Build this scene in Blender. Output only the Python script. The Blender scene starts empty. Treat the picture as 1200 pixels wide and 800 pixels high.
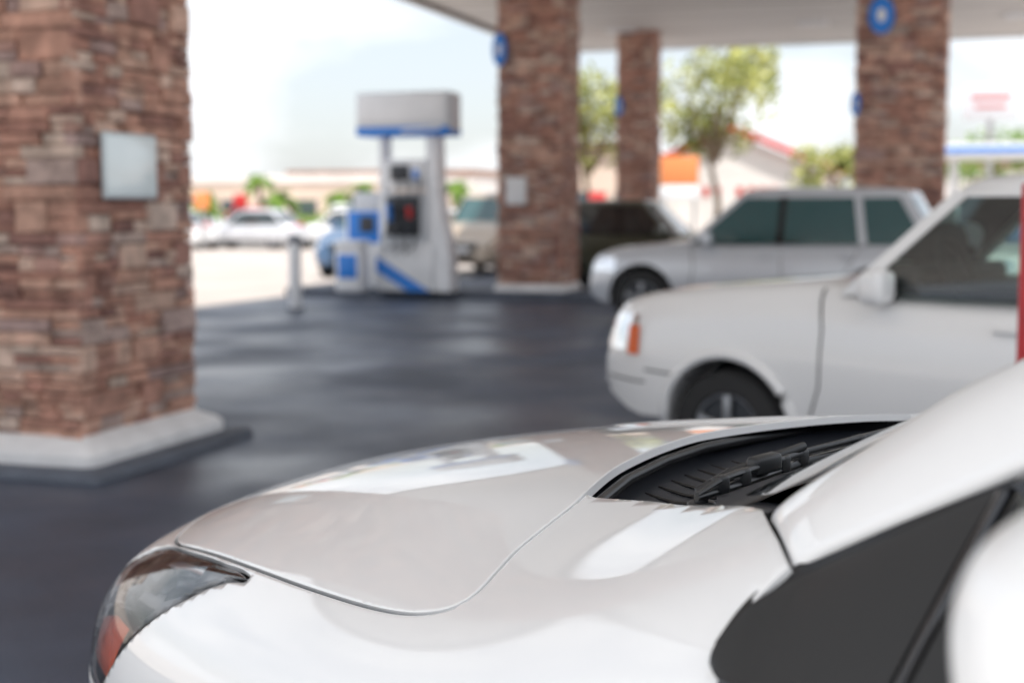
import bpy, math, random
import numpy as np
from mathutils import Vector, Matrix
from mathutils.geometry import delaunay_2d_cdt
import bmesh
random.seed(7); rng=np.random.default_rng(7)
scene=bpy.context.scene
COL=scene.collection

# ---------------------------------------------------------------- materials
def mat(name,col,rough=.5,metal=0.,coat=0.,coat_rough=.03,spec=.5,noise=None,bump=None,island=None,rnoise=None):
    m=bpy.data.materials.new(name); m.use_nodes=True
    nt=m.node_tree; b=nt.nodes['Principled BSDF']
    b.inputs['Base Color'].default_value=(*col,1)
    b.inputs['Roughness'].default_value=rough
    b.inputs['Metallic'].default_value=metal
    b.inputs['Coat Weight'].default_value=coat
    b.inputs['Coat Roughness'].default_value=coat_rough
    b.inputs['Specular IOR Level'].default_value=spec
    tc=nt.nodes.new('ShaderNodeTexCoord')
    last=None
    if island:
        g=nt.nodes.new('ShaderNodeNewGeometry')
        r=nt.nodes.new('ShaderNodeValToRGB')
        els=r.color_ramp.elements
        for i,(p,c) in enumerate(island):
            if i<2: e=els[i]; e.position=p
            else: e=els.new(p)
            e.color=(*c,1)
        nt.links.new(g.outputs['Random Per Island'],r.inputs['Fac'])
        last=r.outputs['Color']
    if noise:
        sc,amt=noise
        n=nt.nodes.new('ShaderNodeTexNoise'); n.inputs['Scale'].default_value=sc; n.inputs['Detail'].default_value=6
        nt.links.new(tc.outputs['Object'],n.inputs['Vector'])
        mr=nt.nodes.new('ShaderNodeMapRange'); mr.inputs['From Min'].default_value=.3; mr.inputs['From Max'].default_value=.7
        mr.inputs['To Min'].default_value=1-amt; mr.inputs['To Max'].default_value=1+amt
        nt.links.new(n.outputs['Fac'],mr.inputs['Value'])
        mx=nt.nodes.new('ShaderNodeVectorMath'); mx.operation='SCALE'
        if last: nt.links.new(last,mx.inputs[0])
        else: mx.inputs[0].default_value=col
        nt.links.new(mr.outputs['Result'],mx.inputs['Scale'])
        last=mx.outputs['Vector']
    if last: nt.links.new(last,b.inputs['Base Color'])
    if bump:
        sc,st,di=bump
        n=nt.nodes.new('ShaderNodeTexNoise'); n.inputs['Scale'].default_value=sc; n.inputs['Detail'].default_value=8
        nt.links.new(tc.outputs['Object'],n.inputs['Vector'])
        bp=nt.nodes.new('ShaderNodeBump'); bp.inputs['Strength'].default_value=st; bp.inputs['Distance'].default_value=di
        nt.links.new(n.outputs['Fac'],bp.inputs['Height']); nt.links.new(bp.outputs['Normal'],b.inputs['Normal'])
    if rnoise:
        sc,lo,hi=rnoise
        n=nt.nodes.new('ShaderNodeTexNoise'); n.inputs['Scale'].default_value=sc; n.inputs['Detail'].default_value=4
        nt.links.new(tc.outputs['Object'],n.inputs['Vector'])
        mr=nt.nodes.new('ShaderNodeMapRange'); mr.inputs['From Min'].default_value=.35; mr.inputs['From Max'].default_value=.65
        mr.inputs['To Min'].default_value=lo; mr.inputs['To Max'].default_value=hi
        nt.links.new(n.outputs['Fac'],mr.inputs['Value']); nt.links.new(mr.outputs['Result'],b.inputs['Roughness'])
    return m
def glassmat(name,tint=(.9,.95,1),add=.06):
    m=bpy.data.materials.new(name); m.use_nodes=True
    nt=m.node_tree; nt.nodes.remove(nt.nodes['Principled BSDF'])
    out=nt.nodes['Material Output']
    tr=nt.nodes.new('ShaderNodeBsdfTransparent'); tr.inputs[0].default_value=(*tint,1)
    gl=nt.nodes.new('ShaderNodeBsdfGlossy'); gl.inputs['Roughness'].default_value=.02
    fr=nt.nodes.new('ShaderNodeFresnel'); fr.inputs[0].default_value=1.5
    ad=nt.nodes.new('ShaderNodeMath'); ad.operation='ADD'; ad.inputs[1].default_value=add
    nt.links.new(fr.outputs[0],ad.inputs[0])
    mx=nt.nodes.new('ShaderNodeMixShader')
    nt.links.new(ad.outputs[0],mx.inputs[0]); nt.links.new(tr.outputs[0],mx.inputs[1]); nt.links.new(gl.outputs[0],mx.inputs[2])
    nt.links.new(mx.outputs[0],out.inputs['Surface'])
    return m

M_white=mat('white_paint',(.89,.90,.91),.35,coat=1.0)
M_white2=mat('white_paint_truck',(.89,.89,.89),.35,coat=1.0)
M_silver=mat('silver_paint',(.64,.66,.70),.32,metal=.3,coat=.9)
M_olive=mat('olive_paint',(.055,.06,.035),.3,coat=1)
M_blue=mat('blue_paint',(.05,.12,.24),.3,coat=1)
M_red=mat('red_paint',(.45,.03,.03),.3,coat=1)
M_beigec=mat('beige_paint',(.45,.36,.27),.3,coat=1)
M_black=mat('black_plastic',(.018,.020,.023),.36,bump=(900,.12,.001))
M_cowl=mat('cowl_plastic',(.022,.025,.032),.42,bump=(500,.2,.001))
M_seal=mat('rubber_seal',(.008,.008,.009),.3)
M_gloss=mat('gloss_black',(.01,.01,.012),.08,coat=.6)
M_gap=mat('panel_gap_dark',(.006,.006,.007),.9,spec=.1)
M_glass=mat('window_glass',(.012,.022,.024),.03,spec=.9,coat=1.)
M_glass2=mat('window_glass_teal',(.02,.085,.09),.04,spec=.8,coat=1.)
M_gclear=glassmat('window_glass_clear',(.62,.78,.75),.06)
M_int=mat('interior_dark',(.022,.022,.025),.8)
M_int2=mat('interior_grey',(.07,.07,.075),.8)
M_tire=mat('tire_rubber',(.02,.02,.021),.75,bump=(60,.2,.004))
M_rim=mat('alloy_rim',(.32,.33,.35),.4,metal=.8)
M_chrome=mat('chrome',(.85,.86,.88),.10,metal=1)
M_lampdark=mat('lamp_housing',(.62,.63,.65),.25,metal=.25)
M_amber=mat('amber_reflector',(.92,.17,.06),.25,coat=1)
M_amber2=mat('amber_marker',(.85,.17,.05),.3,coat=1)
M_lens=glassmat('lamp_lens',(.97,.98,1),.01)
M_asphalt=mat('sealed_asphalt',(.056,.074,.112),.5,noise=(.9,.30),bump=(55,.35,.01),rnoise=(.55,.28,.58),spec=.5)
M_conc=mat('lot_concrete',(.47,.42,.385),.85,noise=(.4,.12),bump=(20,.2,.01))
M_pad=mat('bounce_concrete',(.58,.57,.56),.8,noise=(.8,.10),bump=(20,.2,.01))  # neutral pale concrete for the added bounce ground
M_plinth=mat('painted_plinth',(.82,.82,.83),.7,noise=(6,.10),bump=(30,.3,.01))
M_kerb=mat('kerb_grey',(.10,.115,.145),.7,noise=(3,.25),bump=(30,.3,.01))
M_stone=mat('ledge_stone',(.3,.18,.13),.85,noise=(7,.35),bump=(24,.8,.03),
  island=[(0,(.27,.145,.125)),(.22,(.42,.22,.17)),(.45,(.53,.30,.225)),(.66,(.62,.40,.31)),(.80,(.62,.49,.41)),(.9,(.38,.27,.25)),(1,(.50,.26,.195))])
M_mortar=mat('mortar_dark',(.13,.09,.08),.9)  # dark brown core seen in the joints between stones
M_soffit=mat('canopy_soffit',(.86,.83,.79),.6,noise=(.3,.05))
M_fascia=mat('canopy_fascia',(.80,.80,.79),.4)
M_trim=mat('canopy_trim',(.22,.19,.17),.6)
M_seam=mat('soffit_seam',(.62,.58,.54),.6)
M_pwhite=mat('pump_white',(.84,.85,.87),.35,noise=(3,.05))
M_pgrey=mat('pump_grey',(.68,.71,.75),.4)
M_pblue=mat('pump_blue',(.02,.22,.72),.35)
M_pdark=mat('pump_dark',(.03,.035,.045),.4)
M_pred=mat('pump_red',(.6,.03,.03),.4)
M_sign=mat('sign_white',(.88,.98,1.0),.3,coat=1)
M_signf=mat('sign_frame',(.6,.66,.69),.4,metal=.2)
M_bark=mat('bark',(.16,.11,.07),.9,noise=(6,.3))
M_leafy=mat('leaf_light',(.16,.21,.045),.7,noise=(1.5,.4),island=[(0,(.15,.19,.03)),(1,(.44,.43,.13))])
M_leafd=mat('leaf_green',(.06,.14,.02),.7,island=[(0,(.06,.14,.015)),(1,(.20,.32,.035))])
M_wall=mat('stucco_white',(.80,.76,.73),.8,noise=(.5,.08))
M_wallb=mat('stucco_beige',(.66,.54,.45),.8,noise=(.5,.1))
M_roof=mat('roof_red',(.55,.05,.04),.6,noise=(2,.2))
M_roofb=mat('roof_brown',(.36,.23,.18),.8,noise=(2,.2))
M_orange=mat('orange_panel',(.80,.27,.09),.5)
M_redp=mat('red_gloss',(.55,.02,.03),.35,noise=(5,.1))
M_win=mat('building_window',(.05,.07,.09),.1)
M_pole=mat('steel_pole',(.4,.41,.42),.4,metal=.6)

# ---------------------------------------------------------------- helpers
def empty(name,loc=(0,0,0),rz=0.):
    e=bpy.data.objects.new(name,None); COL.objects.link(e)
    e.location=loc; e.rotation_euler=(0,0,rz); e.empty_display_size=.2
    return e
def mobj(name,verts,faces,m,parent=None,smooth=False,sharp=None):
    me=bpy.data.meshes.new(name); me.from_pydata([tuple(map(float,v)) for v in verts],[],[tuple(map(int,f)) for f in faces])
    me.update()
    if m: me.materials.append(m)
    if smooth:
        me.shade_smooth()
        if sharp: me.set_sharp_from_angle(angle=math.radians(sharp))
    o=bpy.data.objects.new(name,me); COL.objects.link(o)
    if parent: o.parent=parent
    return o
def bm_obj(name,bm,m,parent=None,smooth=False,sharp=35):
    me=bpy.data.meshes.new(name); bm.to_mesh(me); bm.free(); me.update()
    if m: me.materials.append(m)
    if smooth:
        me.shade_smooth(); me.set_sharp_from_angle(angle=math.radians(sharp))
    o=bpy.data.objects.new(name,me); COL.objects.link(o)
    if parent: o.parent=parent
    return o
def box(name,size,loc,m,parent=None,bev=.0,rot=(0,0,0),seg=2):
    bm=bmesh.new(); bmesh.ops.create_cube(bm,size=1)
    bmesh.ops.scale(bm,vec=size,verts=bm.verts)
    if bev>0: bmesh.ops.bevel(bm,geom=list(bm.edges),offset=bev,segments=seg,affect='EDGES',profile=.5)
    o=bm_obj(name,bm,m,parent,smooth=bev>0,sharp=60)
    o.location=loc; o.rotation_euler=rot
    return o
def cyl(name,r,h,loc,m,parent=None,rot=(0,0,0),r2=None,seg=32,bev=0):
    bm=bmesh.new(); bmesh.ops.create_cone(bm,cap_ends=True,segments=seg,radius1=r,radius2=r if r2 is None else r2,depth=h)
    if bev>0:
        ed=[e for e in bm.edges if len(e.link_faces)==2 and e.calc_face_angle()>1]
        bmesh.ops.bevel(bm,geom=ed,offset=bev,segments=3,affect='EDGES',profile=.5)
    o=bm_obj(name,bm,m,parent,smooth=True,sharp=40); o.location=loc; o.rotation_euler=rot
    return o
def tube(name,pts,rad,m,parent=None,seg=8):
    pts=[Vector(p) for p in pts]; vs=[];fs=[]
    n=len(pts)
    if not hasattr(rad,'__len__'): rad=[rad]*n
    for i,p in enumerate(pts):
        d=(pts[min(i+1,n-1)]-pts[max(i-1,0)]).normalized()
        up=Vector((0,0,1)) if abs(d.z)<.9 else Vector((1,0,0))
        a=d.cross(up).normalized(); b=d.cross(a).normalized()
        for k in range(seg):
            an=2*math.pi*k/seg
            vs.append(p+rad[i]*(math.cos(an)*a+math.sin(an)*b))
    for i in range(n-1):
        for k in range(seg):
            fs.append((i*seg+k,i*seg+(k+1)%seg,(i+1)*seg+(k+1)%seg,(i+1)*seg+k))
    fs.append(tuple(range(seg))[::-1]); fs.append(tuple((n-1)*seg+k for k in range(seg)))
    return mobj(name,vs,fs,m,parent,smooth=True,sharp=60)
def bbasis(n,ts):
    p=3; ts=np.clip(np.asarray(ts,float),0,1)*(n-3)
    kn=np.concatenate([np.zeros(3),np.arange(n-2),np.full(3,n-3)]).astype(float)
    ts=np.minimum(ts,n-3-1e-9)
    B=np.zeros((len(ts),len(kn)-1))
    for i in range(len(kn)-1): B[:,i]=(ts>=kn[i])&(ts<kn[i+1])
    for k in range(1,p+1):
        N=np.zeros((len(ts),len(kn)-1-k))
        for i in range(len(kn)-1-k):
            a=kn[i+k]-kn[i]; b=kn[i+k+1]-kn[i+1]
            if a>0: N[:,i]+=(ts-kn[i])/a*B[:,i]
            if b>0: N[:,i]+=(kn[i+k+1]-ts)/b*B[:,i+1]
        B=N
    return B
def loft(name,grid,m,parent=None,nu=30,nv=12,thick=0.,mirror=False,flip=False):
    G=np.array(grid,float)
    def pad(G,ax):
        n=G.shape[ax]
        if n>=4: return G
        xi=np.linspace(0,n-1,4)
        lo=np.floor(xi).astype(int); hi=np.minimum(lo+1,n-1); f=xi-lo
        A_=np.take(G,lo,ax); Bq=np.take(G,hi,ax)
        sh=[1,1,1]; sh[ax]=len(xi); f=f.reshape(sh)
        return A_*(1-f)+Bq*f
    G=pad(pad(G,0),1); a,b,_=G.shape
    P=np.einsum('ia,jb,abk->ijk',bbasis(a,np.linspace(0,1,nu)),bbasis(b,np.linspace(0,1,nv)),G)
    vs=[];fs=[]
    for sgn in ([1,-1] if mirror else [1]):
        o=len(vs); Q=P.reshape(-1,3).copy(); Q[:,1]*=sgn; vs+=list(Q)
        for i in range(nu-1):
            for j in range(nv-1):
                f=[o+i*nv+j,o+i*nv+j+1,o+(i+1)*nv+j+1,o+(i+1)*nv+j]
                if (sgn<0)!=flip: f=f[::-1]
                fs.append(f)
    return mobj(name,vs,fs,m,parent,smooth=True)

# ---------------------------------------------------------------- station frame
A=np.array([.3,.954]); Bv=np.array([.954,-.3])   # station axes
RZ=math.atan2(-.3,.954)
def st(a,b): p=A*a+Bv*b; return float(p[0]),float(p[1])

# ---------------------------------------------------------------- ground
mobj('ground',[(-900,-900,0),(900,-900,0),(900,900,0),(-900,900,0)],[(0,1,2,3)],M_conc)
def strip(name,a0,a1,b0,b1,z,m):
    q=[st(a0,b0),st(a0,b1),st(a1,b1),st(a1,b0)]
    return mobj(name,[(*p,z) for p in q],[(0,1,2,3)],m)
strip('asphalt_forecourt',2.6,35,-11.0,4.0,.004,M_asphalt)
strip('bounce_pavement',-26,2.596,-16,24,.004,M_pad)  # unseen pale ground, added to bounce sunlight onto the near car
strip('bounce_pavement',2.6,20,4.004,24,.004,M_pad)  # pale strip on the right, added for more bounce light
M_road=mat('road_asphalt',(.20,.195,.19),.8,noise=(.5,.1))
strip('road',50,60,-80,120,.004,M_road)
M_line=mat('road_paint',(.7,.7,.66),.7)
strip('road_marking',54.9,55.1,-80,120,.008,M_line)

# ---------------------------------------------------------------- canopy
can=empty('gas_station_canopy',(0,0,0),RZ)   # local x=b, local y=a
HZ=5.3
b0,b1,a0,a1=-9.6,3.0,-1.2,33.3
box('soffit',(b1-b0,a1-a0,.06),((b0+b1)/2,(a0+a1)/2,HZ+.03),M_soffit,can)
box('roof_deck',(b1-b0-.1,a1-a0-.1,.6),((b0+b1)/2,(a0+a1)/2,HZ+.37),M_fascia,can)
for nm,s,l in (('fascia_1',(.12,a1-a0+.24,.95),(b0-.062,(a0+a1)/2,HZ+.40)),('fascia_2',(.12,a1-a0+.24,.95),(b1+.062,(a0+a1)/2,HZ+.40)),
               ('fascia_3',(b1-b0-.004,.12,.95),((b0+b1)/2,a1+.062,HZ+.40)),('fascia_4',(b1-b0-.004,.12,.95),((b0+b1)/2,a0-.062,HZ+.40))):
    box(nm,s,l,M_fascia,can)
box('drip_edge',(.10,a1-a0,.06),(b0+.06,(a0+a1)/2,HZ-.032),M_trim,can)
for i in range(int((a1-a0)/1.6)):
    box('soffit_seam_%d'%i,(b1-b0-.4,.03,.012),((b0+b1)/2,a0+1+i*1.6,HZ-.008),M_seam,can)
for i,aa in enumerate((5,12,18,24,30)):
    for j,bb in enumerate((-7,-3,1)):
        box('light_fixture_%d_%d'%(i,j),(.6,.6,.05),(bb,aa,HZ-.03),M_pwhite,can,bev=.01)

# ---------------------------------------------------------------- stone pillars
def stones(W,D,H,z0):
    vs=[];fs=[]
    def block(face,x,x2,z,h,off,pr):
        ang=face*math.pi/2; g=.003
        jz=[random.uniform(-.008,.008) for _ in range(8)]
        jx=[random.uniform(-.006,.006) for _ in range(8)]
        p=[(x+g,-off+.06,z+g),(x2-g,-off+.06,z+g),(x2-g,-off+.06,z+h-g),(x+g,-off+.06,z+h-g),
           (x+g,-off-pr+.012,z+g),(x2-g,-off-pr+.012,z+g),(x2-g,-off-pr+.012,z+h-g),(x+g,-off-pr+.012,z+h-g)]
        i_=min(.016,h*.25)
        p+=[(x+g+i_+jx[0],-off-pr+jz[0],z+g+i_),(x2-g-i_+jx[1],-off-pr+jz[1],z+g+i_),(x2-g-i_+jx[2],-off-pr+jz[2],z+h-g-i_),(x+g+i_+jx[3],-off-pr+jz[3],z+h-g-i_)]
        o=len(vs); c,s=math.cos(ang),math.sin(ang)
        vs.extend([(c*a-s*b,s*a+c*b,zz) for a,b,zz in p])
        for k in range(4):
            k2=(k+1)%4
            fs.append((o+k,o+k2,o+4+k2,o+4+k)); fs.append((o+4+k,o+4+k2,o+8+k2,o+8+k))
        fs.append((o+8,o+9,o+10,o+11))
    z=z0
    while z<H:
        h=random.choice([.07,.09,.12,.15,.18])
        if z+h>H: h=H-z
        for face in range(4):
            L=W if face%2==0 else D
            off=(D if face%2==0 else W)/2
            x=-L/2-random.uniform(0,.025)
            while x<L/2:
                l=random.uniform(.10,.50)
                x2=min(x+l,L/2+random.uniform(0,.025))
                if L/2-x2<.08: x2=L/2+random.uniform(0,.025)
                if h>.085 and random.random()<.75:
                    nn_=2 if h<.14 else random.choice([2,3])
                    cuts=sorted([0]+[(q+random.uniform(-.2,.2))/nn_ for q in range(1,nn_)]+[1])
                    for q in range(nn_):
                        za=z+h*cuts[q]; hh=h*(cuts[q+1]-cuts[q])
                        if x2-x>.2 and random.random()<.6:
                            xm=x+(x2-x)*random.uniform(.3,.7)
                            block(face,x,xm,za,hh,off,random.uniform(0,.04)); block(face,xm,x2,za,hh,off,random.uniform(0,.04))
                        else: block(face,x,x2,za,hh,off,random.uniform(0,.04))
                else: block(face,x,x2,z,h,off,random.uniform(0,.045))
                x=x2
        z+=h
    return vs,fs
def pillar(a,b,W,zb=.19,flare=.16):
    x,y=st(a,b)
    e=empty('stone_pillar',(x,y,0),RZ)
    vs,fs=stones(W,W,HZ,zb)
    mobj('stone_cladding',vs,fs,M_stone,e)
    box('core',(W-.03,W-.03,HZ-zb),(0,0,(HZ+zb)/2),M_mortar,e)
    bm=bmesh.new(); w1=W/2+flare; w2=W/2+.05
    prof=[(w1,.06),(w1,.13),(w1-.02,.155),(w2,zb+.015),(w2-.03,zb+.03)]
    R=[]
    for w,z in prof: R.append([bm.verts.new((sx*w,sy*w,z)) for sx,sy in((-1,-1),(1,-1),(1,1),(-1,1))])
    for i in range(len(R)-1):
        for k in range(4): bm.faces.new((R[i][k],R[i][(k+1)%4],R[i+1][(k+1)%4],R[i+1][k]))
    bm.faces.new(R[-1])
    ed=[x for x in bm.edges if abs(x.verts[0].co.z-x.verts[1].co.z)>.005 and x.verts[0].co.z<.17]
    bmesh.ops.bevel(bm,geom=ed,offset=.07,segments=4,affect='EDGES',profile=.5)
    bm_obj('plinth',bm,M_plinth,e,smooth=True,sharp=30)
    box('kerb_base',(2*w1+.28,2*w1+.28,.12),(0,0,.006),M_kerb,e,bev=.05,seg=4)
    return e
P1=pillar(6.9+.61,-4.7-.64,1.22,zb=.185)
P2=pillar(23.3,-6.85,1.08,zb=.22,flare=.1)
xx=2.75;yy=31.2
P3=pillar(xx*.3+yy*.954,xx*.954-yy*.3,.76)
xx=6.1;yy=22.5
P4=pillar(xx*.3+yy*.954,xx*.954-yy*.3,1.3)
box('notice_plaque',(.03,.56,.385),(.61+.058,-.61+.46,1.75),M_signf,P1,bev=.012)
box('notice_face',(.01,.52,.345),(.61+.076,-.61+.46,1.75),M_sign,P1,bev=.003)
box('notice_plaque',(.36,.03,.46),(-.22,-.54-.065,1.80),M_plinth,P2,bev=.012)
def disc(e,x,y,z,rx=.2,rz=.27):
    o=cyl('round_sign',rx,.04,(x,y,z),M_pblue,e,rot=(math.pi/2,0,0)); o.scale=(1,rz/rx,1)
    o=cyl('round_sign_mark',rx*.36,.012,(x,y-.027,z),M_pwhite,e,rot=(math.pi/2,0,0)); o.scale=(1,rz/rx,1)
disc(P2,-.50,-.62,4.12,.12,.27)
disc(P4,-.30,-.72,4.42,.19,.28)
disc(P4,-.66,-.71,3.1,.07,.18)
disc(P3,-.35,-.44,3.7,.1,.2)

# ---------------------------------------------------------------- pump island, pump, bollard, bin
pi=empty('pump_island',(*st(23.3,-8.2),0),RZ)
box('island_slab',(6.2,1.9,.16),(.1,.05,.06),M_kerb,pi,bev=.04)
px_,py_=-1.72,23.9
gp=empty('gas_pump',(px_,py_,.14),RZ)
box('valance',(1.66,.62,.66),(0,0,2.95),M_pgrey,gp,bev=.06)
box('valance_face',(1.54,.02,.46),(0,-.322,3.01),M_pwhite,gp,bev=.008)
box('valance_blue_band',(1.64,.66,.15),(0,0,2.635),M_pblue,gp,bev=.03)
box('valance_white_swoosh',(.7,.02,.04),(.35,-.343,2.66),M_pwhite,gp,bev=.004,rot=(0,-.08,0))
for s in(-1,1):
    box('leg_%d'%(s+2),(.12,.30,2.6),(s*.42,0,1.30),M_pwhite,gp,bev=.02)
box('head',(.72,.40,.50),(0,0,1.93),M_pwhite,gp,bev=.03)
box('screen',(.34,.02,.26),(-.08,-.211,1.96),M_pdark,gp,bev=.004)
box('keypad',(.10,.02,.16),(.2,-.211,1.93),M_pblue,gp,bev=.004)
box('upper_cabinet',(.74,.44,.90),(0,0,1.20),M_pgrey,gp,bev=.03)
box('nozzle_bay',(.60,.04,.66),(-.02,-.232,1.25),M_pdark,gp,bev=.01)
box('lower_cabinet',(1.02,.50,.80),(0,0,.40),M_pwhite,gp,bev=.03)
mobj('blue_stripe',[(-.50,-.254,.58),(-.50,-.254,.32),(.06,-.254,.0),(.46,-.254,.0)],[(0,1,2,3)],M_pblue,gp)
for i,xn in enumerate((-.24,-.06,.12)):
    box('nozzle_%d'%i,(.08,.10,.30 if i<2 else .2),(xn,-.29,1.3),(M_pblue,M_pdark,M_pred)[i],gp,bev=.02,rot=(.3,0,0))
    tube('hose_%d'%i,[(xn,-.30,1.16),(xn-.05,-.40,.85),(xn-.02,-.42,.62),(xn+.10,-.38,.75),(xn+.14,-.30,1.1),(xn+.16,-.26,1.9)],.022,M_pdark,gp)
bm=bmesh.new()
R=[]
for w,z,cx in ((.34,0,.62),(.34,.5,.62),(.30,.85,.60),(.20,1.2,.55),(.15,1.6,.52),(.12,2.6,.50)):
    R.append([bm.verts.new((cx+sx*w/2,sy*.20,z)) for sx,sy in((-1,-1),(1,-1),(1,1),(-1,1))])
for i in range(len(R)-1):
    for k in range(4): bm.faces.new((R[i][k],R[i][(k+1)%4],R[i+1][(k+1)%4],R[i+1][k]))
bm_obj('side_column',bm,M_pwhite,gp)
gp2=empty('gas_pump',(px_-.75,py_+1.0,.14),RZ)
box('cabinet',(.75,.5,1.35),(0,0,.675),M_pwhite,gp2,bev=.03)
box('nozzle_bay',(.62,.03,.55),(0,-.255,1.05),M_pblue,gp2,bev=.01)
box('panel',(.28,.03,.28),(.05,-.268,1.10),M_pdark,gp2,bev=.01)
box('head',(.5,.35,.3),(0,0,1.5),M_pgrey,gp2,bev=.04)
tb=empty('trash_bin',(px_-.93,py_-.25,.14),RZ)
box('bin_body',(.46,.42,.72),(0,0,.36),M_pwhite,tb,bev=.04)
box('bin_blue_front',(.34,.02,.40),(0,-.212,.42),M_pblue,tb,bev=.01)
box('bin_lid',(.48,.44,.12),(0,0,.785),M_pwhite,tb,bev=.04)
bo=empty('bollard',(-3.25,21.3,0))
cyl('post',.095,1.08,(0,0,.54),M_pwhite,bo,bev=.02); cyl('cap',.105,.12,(0,0,1.05),M_kerb,bo,bev=.03); cyl('foot',.15,.03,(0,0,.015),M_kerb,bo)
rp=empty('red_post',(1.99,5.5,0))
cyl('post',.028,1.6,(0,0,.8),M_redp,rp,bev=.01); cyl('foot',.09,.03,(0,0,.015),M_kerb,rp)

# ---------------------------------------------------------------- generic vehicles
def lathe_ring(r1,r2,y,n):
    vs=[];fs=[]
    for i in range(n):
        a=2*math.pi*i/n
        vs.append((r1*math.cos(a),y,r1*math.sin(a))); vs.append((r2*math.cos(a),y-.004,r2*math.sin(a)))
    for i in range(n):
        j=(i+1)%n; fs.append((2*i,2*i+1,2*j+1,2*j))
    return vs,fs
def wheel(par,x,y,r,w=.22,spokes=5,dark=False,dz=0):
    s=1 if y>0 else -1
    prof=[(r*.60,-.5),(r*.86,-.5),(r*.96,-.42),(r,-.30),(r,.30),(r*.96,.42),(r*.86,.5),(r*.62,.5),(r*.60,.40)]
    n=40;vs=[];fs=[]
    for i in range(n):
        a=2*math.pi*i/n
        for (rr,yy) in prof: vs.append((rr*math.cos(a),yy*w*s,rr*math.sin(a)))
    k=len(prof)
    for i in range(n):
        for j in range(k-1):
            f=(i*k+j,i*k+j+1,((i+1)%n)*k+j+1,((i+1)%n)*k+j); fs.append(f)
    e=empty('wheel',(x,y,r+dz)); e.parent=par
    mobj('tire',vs,fs,M_tire,e,smooth=True,sharp=50)
    cyl('rim_barrel',r*.61,w*.5,(0,0,0),M_pdark,e,rot=(math.pi/2,0,0),seg=40)
    cyl('hub',r*.14,.03,(0,s*w*.40,0),M_rim,e,rot=(math.pi/2,0,0))
    for q in range(spokes):
        a=2*math.pi*q/spokes+.3
        box('spoke_%d'%q,(r*.50,.03,r*.15),(math.cos(a)*r*.34,s*w*.36,math.sin(a)*r*.34),M_pdark if dark else M_rim,e,bev=.008,rot=(0,-a,0))
    mobj('rim_lip',*lathe_ring(r*.60,r*.55,s*w*.38,40),M_rim,e,smooth=True)
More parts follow.
